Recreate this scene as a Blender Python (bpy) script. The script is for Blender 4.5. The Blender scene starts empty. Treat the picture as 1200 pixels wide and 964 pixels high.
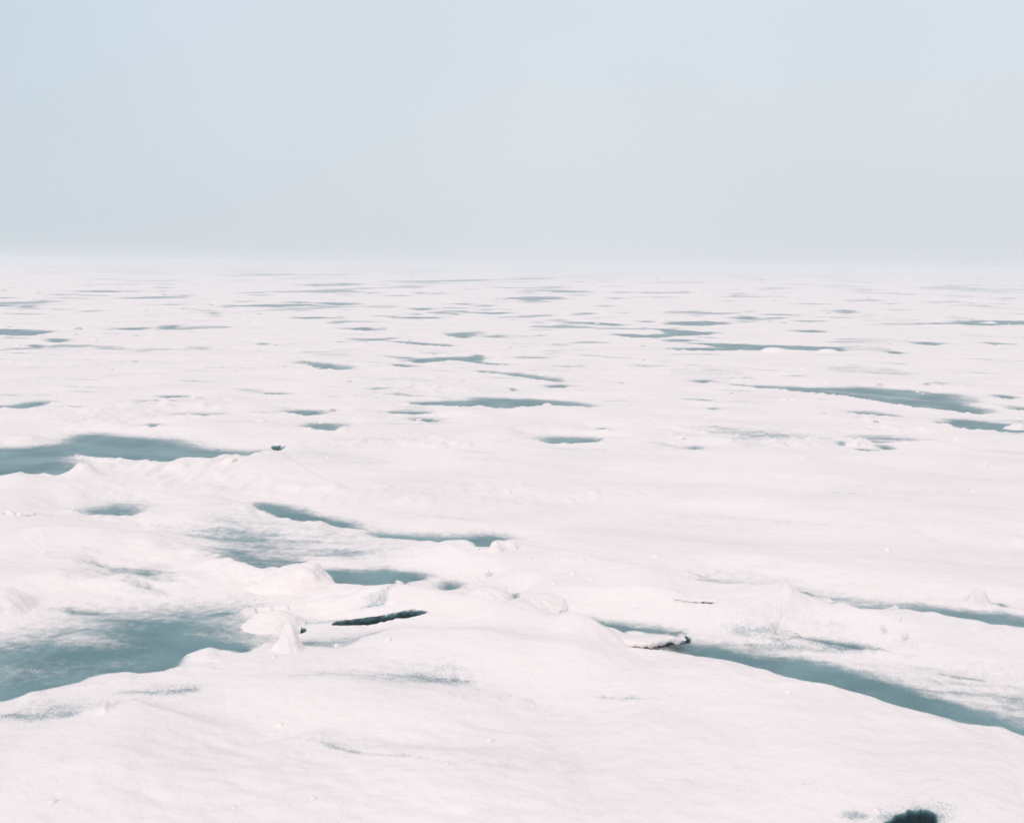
import bpy, bmesh, math, random
import numpy as np
from mathutils import Matrix, Vector

scene = bpy.context.scene
C = scene.collection

# ------------------------------------------------------------------ camera
PW, PH, FPX = 1200.0, 964.0, 1347.0
CAM_H = 2.5
PITCH = math.atan((482 - 312) / FPX)
ROLL = 0.0110
cam_d = bpy.data.cameras.new('camera')
cam_d.sensor_width = 36.0
cam_d.lens = 36.0 * FPX / PW
cam_d.clip_start = 0.05
cam_d.clip_end = 20000
cam = bpy.data.objects.new('camera', cam_d)
C.objects.link(cam)
RM = Matrix.Rotation(math.pi / 2 - PITCH, 3, 'X') @ Matrix.Rotation(ROLL, 3, 'Z')
cam.matrix_world = Matrix.Translation((0, 0, CAM_H)) @ RM.to_4x4()
scene.camera = cam

# ------------------------------------------------------------------ sky and sun
SUN_EL, SUN_AZ = math.radians(33), math.radians(212)      # azimuth clockwise from +Y: behind the camera, a little to one side
w = bpy.data.worlds.new('World')
scene.world = w
w.use_nodes = True
nt = w.node_tree
nt.nodes.clear()
out = nt.nodes.new('ShaderNodeOutputWorld')
bg = nt.nodes.new('ShaderNodeBackground')
bg.inputs['Strength'].default_value = 0.1
sky = nt.nodes.new('ShaderNodeTexSky')
sky.sky_type = 'NISHITA'
sky.sun_disc = False
sky.sun_elevation = SUN_EL
sky.sun_rotation = SUN_AZ
sky.air_density = 1.0
sky.dust_density = 4.0
tc = nt.nodes.new('ShaderNodeTexCoord')
sep = nt.nodes.new('ShaderNodeSeparateXYZ')
nt.links.new(tc.outputs['Generated'], sep.inputs[0])
ramp = nt.nodes.new('ShaderNodeValToRGB')                  # an overcast layer: blue-grey low down, brighter overhead
cr = ramp.color_ramp
cr.elements[0].position = 0.0
cr.elements[0].color = (0.650, 0.700, 0.728, 1)
cr.elements[1].position = 1.0
cr.elements[1].color = (0.880, 0.850, 0.860, 1)
e = cr.elements.new(0.12); e.color = (0.655, 0.710, 0.750, 1)
e = cr.elements.new(0.24); e.color = (0.645, 0.705, 0.765, 1)
e = cr.elements.new(0.50); e.color = (0.83, 0.82, 0.84, 1)
nt.links.new(sep.outputs['Z'], ramp.inputs['Fac'])
cl = nt.nodes.new('ShaderNodeTexNoise')                    # very faint unevenness of the overcast
cl.inputs['Scale'].default_value = 1.6
cl.inputs['Detail'].default_value = 3
nt.links.new(tc.outputs['Generated'], cl.inputs['Vector'])
mr = nt.nodes.new('ShaderNodeMapRange')
mr.inputs['From Min'].default_value = 0.3; mr.inputs['From Max'].default_value = 0.7
mr.inputs['To Min'].default_value = 9.9; mr.inputs['To Max'].default_value = 11.1
nt.links.new(cl.outputs['Fac'], mr.inputs['Value'])
sc = nt.nodes.new('ShaderNodeVectorMath'); sc.operation = 'SCALE'
mx0 = nt.nodes.new('ShaderNodeMix'); mx0.data_type = 'RGBA'; mx0.blend_type = 'MULTIPLY'
mrx = nt.nodes.new('ShaderNodeMapRange')                   # the overcast is a shade bluer towards one side
mrx.inputs['From Min'].default_value = 0.0; mrx.inputs['From Max'].default_value = -0.45
nt.links.new(sep.outputs['X'], mrx.inputs['Value'])
nt.links.new(mrx.outputs['Result'], mx0.inputs[0])
nt.links.new(ramp.outputs['Color'], mx0.inputs[6])
mx0.inputs[7].default_value = (0.885, 0.94, 0.985, 1)
nt.links.new(mx0.outputs[2], sc.inputs[0])
nt.links.new(mr.outputs['Result'], sc.inputs['Scale'])
mx = nt.nodes.new('ShaderNodeMix'); mx.data_type = 'RGBA'
mx.inputs[0].default_value = 0.93
nt.links.new(sky.outputs['Color'], mx.inputs[6])
nt.links.new(sc.outputs[0], mx.inputs[7])
nt.links.new(mx.outputs[2], bg.inputs['Color'])
nt.links.new(bg.outputs[0], out.inputs['Surface'])

sd = bpy.data.lights.new('sun', 'SUN')
sd.energy = 1.1
sd.angle = math.radians(24)
sd.color = (1.0, 0.93, 0.90)
sun = bpy.data.objects.new('sun', sd)
C.objects.link(sun)
sdir = Vector((math.sin(SUN_AZ) * math.cos(SUN_EL), math.cos(SUN_AZ) * math.cos(SUN_EL), math.sin(SUN_EL)))
sun.rotation_euler = sdir.to_track_quat('Z', 'Y').to_euler()
sun.location = (0, -10, 20)

scene.view_settings.view_transform = 'Standard'
scene.view_settings.look = 'None'
scene.view_settings.exposure = 0.04
scene.view_settings.gamma = 1.0
scene.cycles.volume_bounces = 4
scene.cycles.max_bounces = 8
scene.cycles.diffuse_bounces = 4

# ------------------------------------------------------------------ helpers
RN = np.array(RM)

def unproj(u, v, z):
    """where the sight line through photo pixel (u, v) meets the height z"""
    u = np.asarray(u, float); v = np.asarray(v, float); z = np.asarray(z, float)
    d = np.stack([(u - PW / 2) / FPX, (PH / 2 - v) / FPX, -np.ones_like(u)], -1) @ RN.T
    t = (z - CAM_H) / np.minimum(d[..., 2], -1e-4)
    return d[..., 0] * t, d[..., 1] * t

def sstep(a, b, x):
    t = np.clip((x - a) / (b - a), 0, 1)
    return t * t * (3 - 2 * t)

def _hash(ix, iy, seed):
    h = (ix.astype(np.int64) * 374761393 + iy.astype(np.int64) * 668265263 + seed * 974711) & 0x7fffffff
    h = ((h ^ (h >> 13)) * 1274126177) & 0x7fffffff
    h = h ^ (h >> 16)
    return (h & 0xffff) * (2 * math.pi / 65536.0)

def gnoise(x, y, seed=0):
    """2D gradient noise, about -1..1"""
    x0 = np.floor(x); y0 = np.floor(y)
    fx = x - x0; fy = y - y0
    ux = fx * fx * fx * (fx * (fx * 6 - 15) + 10); uy = fy * fy * fy * (fy * (fy * 6 - 15) + 10)
    def g(dx, dy):
        a = _hash(x0 + dx, y0 + dy, seed)
        return np.cos(a) * (fx - dx) + np.sin(a) * (fy - dy)
    a = g(0, 0); b = g(1, 0); c = g(0, 1); d = g(1, 1)
    return ((a + (b - a) * ux) * (1 - uy) + (c + (d - c) * ux) * uy) * 1.5

def fbm(x, y, n=3, seed=0):
    s = 0; a = 0.6
    for i in range(n):
        s = s + a * gnoise(x, y, seed + i * 17)
        x = x * 2.03 + 5.1; y = y * 2.03 - 3.7; a *= 0.5
    return s

def chaikin(p, n=1, closed=True):
    p = np.asarray(p, float)
    for _ in range(n):
        q = np.roll(p, -1, 0) if closed else p[1:]
        pp = p if closed else p[:-1]
        a = pp * 0.75 + q * 0.25; b = pp * 0.25 + q * 0.75
        m = np.empty((2 * len(pp), 2)); m[0::2] = a; m[1::2] = b
        if not closed:
            m = np.vstack([p[:1], m, p[-1:]])
        p = m
    return p

def tag(o, label=None, cat=None, group=None, kind=None):
    if label: o['label'] = label
    if cat: o['category'] = cat
    if group: o['group'] = group
    if kind: o['kind'] = kind
    return o

# ------------------------------------------------------------------ materials
def principled(name):
    m = bpy.data.materials.new(name); m.use_nodes = True
    return m, m.node_tree, m.node_tree.nodes['Principled BSDF']

def noise(nt, scale, detail, vec, rough=0.55):
    n = nt.nodes.new('ShaderNodeTexNoise')
    n.inputs['Scale'].default_value = scale; n.inputs['Detail'].default_value = detail
    n.inputs['Roughness'].default_value = rough
    nt.links.new(vec, n.inputs['Vector'])
    return n.outputs['Fac']

def maprange(nt, v, a, b, c, d, smooth=False):
    n = nt.nodes.new('ShaderNodeMapRange')
    if smooth: n.interpolation_type = 'SMOOTHSTEP'
    for k, x in zip(('From Min', 'From Max', 'To Min', 'To Max'), (a, b, c, d)): n.inputs[k].default_value = x
    nt.links.new(v, n.inputs['Value'])
    return n.outputs['Result']

def fmath(nt, op, a, b):
    n = nt.nodes.new('ShaderNodeMath'); n.operation = op
    for i, x in enumerate((a, b)):
        if isinstance(x, (int, float)): n.inputs[i].default_value = x
        else: nt.links.new(x, n.inputs[i])
    return n.outputs[0]

def mixc(nt, f, a, b):
    n = nt.nodes.new('ShaderNodeMix'); n.data_type = 'RGBA'
    if isinstance(f, (int, float)): n.inputs[0].default_value = f
    else: nt.links.new(f, n.inputs[0])
    for i, x in ((6, a), (7, b)):
        if isinstance(x, tuple): n.inputs[i].default_value = (*x, 1)
        else: nt.links.new(x, n.inputs[i])
    return n.outputs[2]

SNOW_A, SNOW_B = (0.892, 0.822, 0.810), (0.840, 0.785, 0.785)
ICE_A, ICE_B = (0.074, 0.182, 0.208), (0.170, 0.300, 0.325)

def snow_colour(nt, vec):
    return mixc(nt, maprange(nt, noise(nt, 0.55, 4, vec), 0.35, 0.7, 0, 1, True), SNOW_A, SNOW_B)

def snow_bump(nt, bsdf, vec, k=1.0):
    f = fmath(nt, 'ADD', fmath(nt, 'MULTIPLY', noise(nt, 9, 4, vec), 0.030 * k), fmath(nt, 'MULTIPLY', noise(nt, 75, 2, vec), 0.0035 * k))
    b = nt.nodes.new('ShaderNodeBump'); b.inputs['Strength'].default_value = 0.6; b.inputs['Distance'].default_value = 1.0
    nt.links.new(f, b.inputs['Height'])
    return b

# snow and frozen water share one material: the "cover" attribute is how much snow lies on the ice there
M_ice, nt, bs = principled('snow_over_ice')
g = nt.nodes.new('ShaderNodeNewGeometry'); P = g.outputs['Position']
at = nt.nodes.new('ShaderNodeAttribute'); at.attribute_name = 'cover'
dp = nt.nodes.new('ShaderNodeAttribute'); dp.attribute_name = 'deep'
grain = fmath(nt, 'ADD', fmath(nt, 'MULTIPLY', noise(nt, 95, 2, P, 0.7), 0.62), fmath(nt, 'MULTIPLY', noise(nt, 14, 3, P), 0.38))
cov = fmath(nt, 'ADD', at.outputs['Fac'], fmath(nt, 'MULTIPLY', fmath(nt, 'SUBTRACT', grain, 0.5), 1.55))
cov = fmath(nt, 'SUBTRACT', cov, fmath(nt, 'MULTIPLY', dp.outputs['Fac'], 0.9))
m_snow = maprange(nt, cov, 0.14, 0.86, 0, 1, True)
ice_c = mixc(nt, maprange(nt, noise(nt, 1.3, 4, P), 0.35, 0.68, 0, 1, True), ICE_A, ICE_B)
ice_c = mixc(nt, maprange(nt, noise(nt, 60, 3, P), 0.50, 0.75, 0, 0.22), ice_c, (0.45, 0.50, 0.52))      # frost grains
ice_c = mixc(nt, dp.outputs['Fac'], ice_c, (0.006, 0.026, 0.034))  # near-black of water, also painted on the wet, shaded crack walls
nt.links.new(mixc(nt, m_snow, ice_c, snow_colour(nt, P)), bs.inputs['Base Color'])
nt.links.new(maprange(nt, m_snow, 0, 1, 0.42, 0.95), bs.inputs['Roughness'])
bs.inputs['IOR'].default_value = 1.31
nt.links.new(maprange(nt, dp.outputs['Fac'], 0, 0.8, 0.5, 0.05), bs.inputs['Specular IOR Level'])
bp = snow_bump(nt, bs, P)
nt.links.new(fmath(nt, 'MULTIPLY', m_snow, 0.6), bp.inputs['Strength'])
nt.links.new(bp.outputs[0], bs.inputs['Normal'])

M_lump, nt, bs = principled('packed_snow')
tcn = nt.nodes.new('ShaderNodeNewGeometry')
nt.links.new(snow_colour(nt, tcn.outputs['Position']), bs.inputs['Base Color'])
bs.inputs['Roughness'].default_value = 0.95; bs.inputs['IOR'].default_value = 1.31
nt.links.new(snow_bump(nt, bs, tcn.outputs['Position'], 1.3).outputs[0], bs.inputs['Normal'])

M_shaded, nt, bs = principled('shaded_ice')  # grey ice, with the chunks' shaded sides put into the colour
tcn = nt.nodes.new('ShaderNodeNewGeometry')
nt.links.new(mixc(nt, maprange(nt, noise(nt, 6, 4, tcn.outputs['Position']), 0.38, 0.62, 0, 1, True), (0.46, 0.46, 0.47), (0.70, 0.64, 0.63)), bs.inputs['Base Color'])
bs.inputs['Roughness'].default_value = 0.8

# ------------------------------------------------------------------ the relief of the snow
# drift crests in photo pixels: (points, height, width towards the viewer, width behind)
RIDGES = [
    ([(-80, 846), (0, 838), (55, 838), (88, 830), (118, 827), (150, 824), (175, 836), (235, 841), (300, 850)], 0.10, 0.55, 0.16),
    ([(-60, 834), (5, 820), (90, 800), (160, 788), (235, 786), (300, 783), (380, 796), (470, 806), (560, 812), (640, 812)], 0.07, 0.45, 0.20),
    ([(215, 770), (245, 761), (285, 760), (320, 764), (400, 748), (440, 740), (520, 744), (600, 757), (690, 772), (780, 782)], 0.08, 0.40, 0.18),
    ([(255, 690), (310, 682), (380, 682), (450, 689), (520, 697), (585, 712), (660, 730), (715, 743), (770, 757)], 0.12, 0.45, 0.14),
    ([(-40, 626), (60, 612), (140, 616), (200, 626), (250, 640), (300, 664), (345, 670)], 0.10, 0.7, 0.25),
    ([(0, 690), (70, 672), (150, 676), (205, 680), (260, 690)], 0.06, 0.5, 0.2),
    ([(340, 712), (400, 707), (470, 704), (540, 714)], 0.06, 0.25, 0.12),
    ([(420, 620), (520, 636), (590, 634), (660, 648), (720, 662), (790, 676), (850, 692), (918, 692), (970, 702)], 0.10, 0.6, 0.2),
    ([(800, 720), (835, 733), (890, 738), (930, 748), (985, 757), (1045, 768), (1110, 780), (1180, 796), (1280, 812)], 0.11, 0.32, 0.22),
    ([(950, 712), (1010, 712), (1050, 714), (1100, 723), (1200, 735), (1280, 745)], 0.05, 0.45, 0.14),
    ([(770, 760), (850, 779), (950, 802), (1050, 832), (1150, 857), (1280, 886)], 0.06, 0.9, 0.12),
    ([(360, 850), (380, 868), (430, 880), (520, 889), (600, 892)], 0.035, 0.45, 0.12),
    ([(-60, 563), (0, 560), (60, 561), (125, 551), (190, 545), (262, 541), (290, 534), (330, 528), (400, 530)], 0.10, 0.9, 0.3),
    ([(0, 523), (45, 521), (72, 512), (90, 506)], 0.08, 0.5, 0.5),
    ([(160, 600), (210, 596), (260, 590), (300, 588)], 0.06, 0.4, 0.3),
    ([(480, 479), (560, 479), (640, 478), (700, 480)], 0.07, 0.9, 0.3),
    ([(780, 412), (860, 412), (930, 411), (1000, 413)], 0.09, 1.4, 0.5),
    ([(980, 512), (1080, 510), (1200, 509), (1280, 512)], 0.07, 0.8, 0.4),
    ([(640, 745), (700, 744), (740, 742), (790, 742)], 0.05, 0.22, 0.12),
    ([(0, 920), (160, 905), (330, 916), (520, 930), (700, 925)], 0.05, 0.5, 0.5),
    ([(700, 860), (850, 872), (1000, 905), (1200, 930)], 0.04, 0.6, 0.6),
]
RIDGES_W = []
for pts, hgt, wf, wb in RIDGES:
    p = chaikin(pts, 2, False)
    x, y = unproj(p[:, 0], p[:, 1], (hgt * 0.9 + 0.06) * np.clip((p[:, 1] - 305) / 280, 0.1, 1))
    RIDGES_W.append((np.stack([x, y], 1), hgt, wf, wb))

def relief(x, y):
    """height of the snow before any pool is cut into it"""
    d = np.maximum(np.hypot(x, y), 1.0)
    s = x * 0.97 - y * 0.24; t = x * 0.24 + y * 0.97
    cell = d * d / (CAM_H * FPX) * 1.6
    def lod(wl): return np.clip(wl / cell / 4 - 0.5, 0, 1)
    z = 0.075 + 0.045 * gnoise(s / 3.4, t / 1.15, 3) * lod(1.15)
    z = z + 0.05 * gnoise(s / 9.0, t / 4.5, 5) * lod(4.5)
    z = z + (0.008 + 0.014 * sstep(7.5, 11, d)) * gnoise(s / 1.1, t / 0.45, 7) * lod(0.45)
    rough = sstep(0.05, 0.5, gnoise(s / 4.0, t / 2.2, 11))
    z = z + rough * (0.010 + 0.020 * sstep(6.5, 9, d)) * np.abs(gnoise(s / 0.42, t / 0.26, 13)) * lod(0.26)
    z = z + rough * (0.005 + 0.007 * sstep(7, 9, d)) * gnoise(s / 0.13, t / 0.09, 15) * lod(0.09)
    z = z + (0.003 + 0.003 * sstep(7, 9, d)) * gnoise(s / 0.30, t / 0.12, 19) * lod(0.12)
    z = z + 0.05 * np.maximum(gnoise(s / 1.3, t / 3.0, 23), 0) * sstep(16, 30, d) * lod(1.0)
    crumb = sstep(0.10, 0.45, gnoise(s / 3.0, t / 2.6, 31)) * sstep(9, 16, d)
    z = z + crumb * (0.13 * np.maximum(gnoise(s / 0.34, t / 0.6, 33) - 0.12, 0) + 0.07 * np.maximum(gnoise(s / 0.15, t / 0.4, 35), 0)) * sstep(0.8, 2.0, 0.6 / (d * d / (CAM_H * FPX) * 0.42))
    for pw, hgt, wf, wb in RIDGES_W:
        lo = pw.min(0) - 3 * max(wf, wb); hi = pw.max(0) + 3 * max(wf, wb)
        k = np.nonzero((x > lo[0]) & (x < hi[0]) & (y > lo[1]) & (y < hi[1]))[0]
        if not len(k): continue
        px, py = x[k], y[k]
        best = np.full(len(k), 1e9); side = np.zeros(len(k)); along = np.zeros(len(k))
        n = len(pw) - 1
        for i in range(n):
            a = pw[i]; b = pw[i + 1]; e = b - a; L2 = e @ e + 1e-9
            tt = np.clip(((px - a[0]) * e[0] + (py - a[1]) * e[1]) / L2, 0, 1)
            qx = px - a[0] - tt * e[0]; qy = py - a[1] - tt * e[1]
            dd = qx * qx + qy * qy
            m = dd < best
            best[m] = dd[m]; side[m] = (qx * e[1] - qy * e[0])[m]; along[m] = ((i + tt) / n)[m]
        dist = np.sqrt(best)
        f = sstep(-0.2, 0.2, np.sign(side) * dist / max(wf, wb) * 2)      # 1 on the viewer's side
        wd = wb + (wf - wb) * f
        taper = sstep(0, 0.24, along) * sstep(0, 0.24, 1 - along)
        wob = 1 + 0.45 * gnoise(px / 0.55, py / 0.9, 29)
        z[k] = z[k] + hgt * wob * taper * np.exp(-(dist / wd) ** 2)
    return np.maximum(z, 0.025) * np.clip(13.0 / d, 0.10, 1.0)      # the far ice lies flatter

# ------------------------------------------------------------------ pools of bare ice, outlined in photo pixels
# (label, points, options): dust = snow left on it, far/near = softness of the two banks in metres, deep = dark water; in the cracks also shade painted into the colour
POOLS = []
def pool(label, pts, cat='ice pool', **k):
    POOLS.append(dict(label=label, parts=[(pts, k)], cat=cat, name=k.get('name', 'ice_pool'), group=k.get('group', 'pools of bare ice in the snow')))
def more(pts, **k):
    POOLS[-1]['parts'].append((pts, k))

pool('broad bent teal pool, widest of the distant ice, with a long tapering arm',
     [(-80, 525), (0, 524), (45, 522), (68, 519), (76, 510), (92, 507), (130, 508), (175, 512), (215, 514), (228, 520), (250, 525), (275, 527), (318, 528), (300, 533), (285, 536), (264, 533), (256, 540), (215, 541), (160, 538), (110, 535), (84, 532), (95, 541), (120, 551), (100, 555), (85, 556), (62, 560), (30, 561), (0, 560), (-80, 562)], far=0.16)
pool('small dusted pool between the broad bent pool and the low snow rise',
     [(82, 597), (118, 591), (130, 588), (152, 588), (174, 594), (166, 600), (150, 605), (112, 604), (95, 601)], dust=0.22, far=0.18)
pool('dark teardrop pool with a thin tail, clear of snow dust',
     [(292, 590), (300, 587), (320, 588), (345, 593), (370, 600), (382, 604), (402, 608), (436, 619), (434, 624), (400, 618), (370, 613), (330, 607), (305, 599)], far=0.06)
pool('narrow level pool behind the pair of round snow knobs',
     [(425, 622), (440, 621), (490, 625), (560, 626), (590, 626), (606, 631), (585, 637), (570, 641), (530, 638), (470, 632), (437, 628)], far=0.10)
pool('half dusted teal patch directly behind the steep snow wedge',
     [(238, 637), (262, 635), (310, 639), (352, 646), (372, 652), (356, 662), (330, 668), (310, 669), (280, 660), (255, 650)], dust=0.26, far=0.30)
pool('clean dark pool just past the steep face of the snow wedge',
     [(372, 666), (400, 666), (440, 665), (460, 665), (480, 670), (506, 675), (496, 681), (475, 685), (455, 690), (415, 686), (380, 682)], far=0.05)
pool('tiny oval pool off the end of the clean dark pool',
     [(510, 685), (517, 682), (527, 680), (546, 684), (540, 689), (522, 691), (513, 689)], far=0.05, near=0.02)
pool('thumbnail-sized dark hole beside a rounded snow boss',
     [(599, 700), (601, 696), (608, 695), (607, 700), (602, 703)], far=0.03, near=0.02)
pool('biggest teal pool, a blunt snow cone standing at its tip, half dusted with snow',
     [(105, 718), (140, 717), (190, 712), (240, 708), (270, 706), (288, 707), (296, 712), (291, 722), (303, 734), (318, 740), (322, 750), (300, 760), (285, 764), (270, 761), (240, 762), (222, 768), (205, 785), (160, 787), (110, 791), (90, 801), (40, 809), (5, 822), (-90, 840), (-90, 748), (0, 748), (60, 736)], far=0.34, near=0.06, cap=0.06, dust=0.05)
pool('faint grey patch of dusted ice on the low snow rise',
     [(140, 669), (158, 663), (190, 662), (202, 668), (196, 677), (170, 676)], dust=0.42, far=0.35, near=0.12)
pool('long slanting dark lead running past the overhanging snow lip',
     [(795, 750), (810, 750), (850, 753), (890, 762), (930, 768), (980, 777), (1010, 784), (1050, 793), (1090, 808), (1130, 824), (1200, 842), (1300, 862), (1300, 892), (1200, 865), (1150, 855), (1100, 843), (1050, 830), (1000, 815), (950, 801), (900, 790), (850, 777), (800, 769), (768, 757)], far=0.08)
more([(985, 776), (1040, 782), (1100, 800), (1180, 816), (1300, 838), (1300, 868), (1200, 846), (1130, 828), (1060, 800)], dust=0.50, far=0.55, near=0.2)
pool('thin dark lead that ends against the overhanging snow lip',
     [(664, 720), (690, 722), (720, 727), (760, 732), (806, 742), (790, 744), (765, 742), (740, 740), (718, 743), (704, 736), (684, 728)], far=0.06)
pool('streaky dusted pool behind the sharp little snow peak',
     [(832, 682), (850, 679), (880, 680), (920, 684), (948, 691), (930, 693), (905, 691), (890, 693), (865, 689)], dust=0.28, far=0.22)
pool('long thin dark lead behind the rough speckled snow bank',
     [(975, 709), (1010, 708), (1050, 708), (1065, 708), (1090, 709), (1140, 715), (1200, 722), (1300, 732), (1300, 747), (1200, 736), (1150, 731), (1100, 724), (1070, 718), (1040, 717), (1000, 715)], far=0.07)
pool('small dark nick of ice at the foot of the small tilted snow cone',
     [(1161, 709), (1170, 706), (1184, 709), (1175, 712)], far=0.05, near=0.03)
pool('slim dark sliver between the long slanting lead and the speckled bank',
     [(922, 746), (960, 747), (1000, 753), (1037, 762), (1022, 764), (975, 755)], far=0.10)
pool('blurred dark streak on the dusted snow above the long slanting lead',
     [(1096, 789), (1120, 791), (1165, 798), (1130, 797)], dust=0.16, far=0.12, near=0.05)
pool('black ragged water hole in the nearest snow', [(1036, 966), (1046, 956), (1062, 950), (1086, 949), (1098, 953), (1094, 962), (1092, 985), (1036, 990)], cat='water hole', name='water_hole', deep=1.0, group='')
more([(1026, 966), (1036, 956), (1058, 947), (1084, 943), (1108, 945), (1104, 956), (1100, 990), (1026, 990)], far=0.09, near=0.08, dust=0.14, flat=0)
more([(982, 953), (1003, 951), (1022, 957), (1012, 963), (990, 960)], far=0.05, near=0.05, dust=0.38, flat=0)
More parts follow.
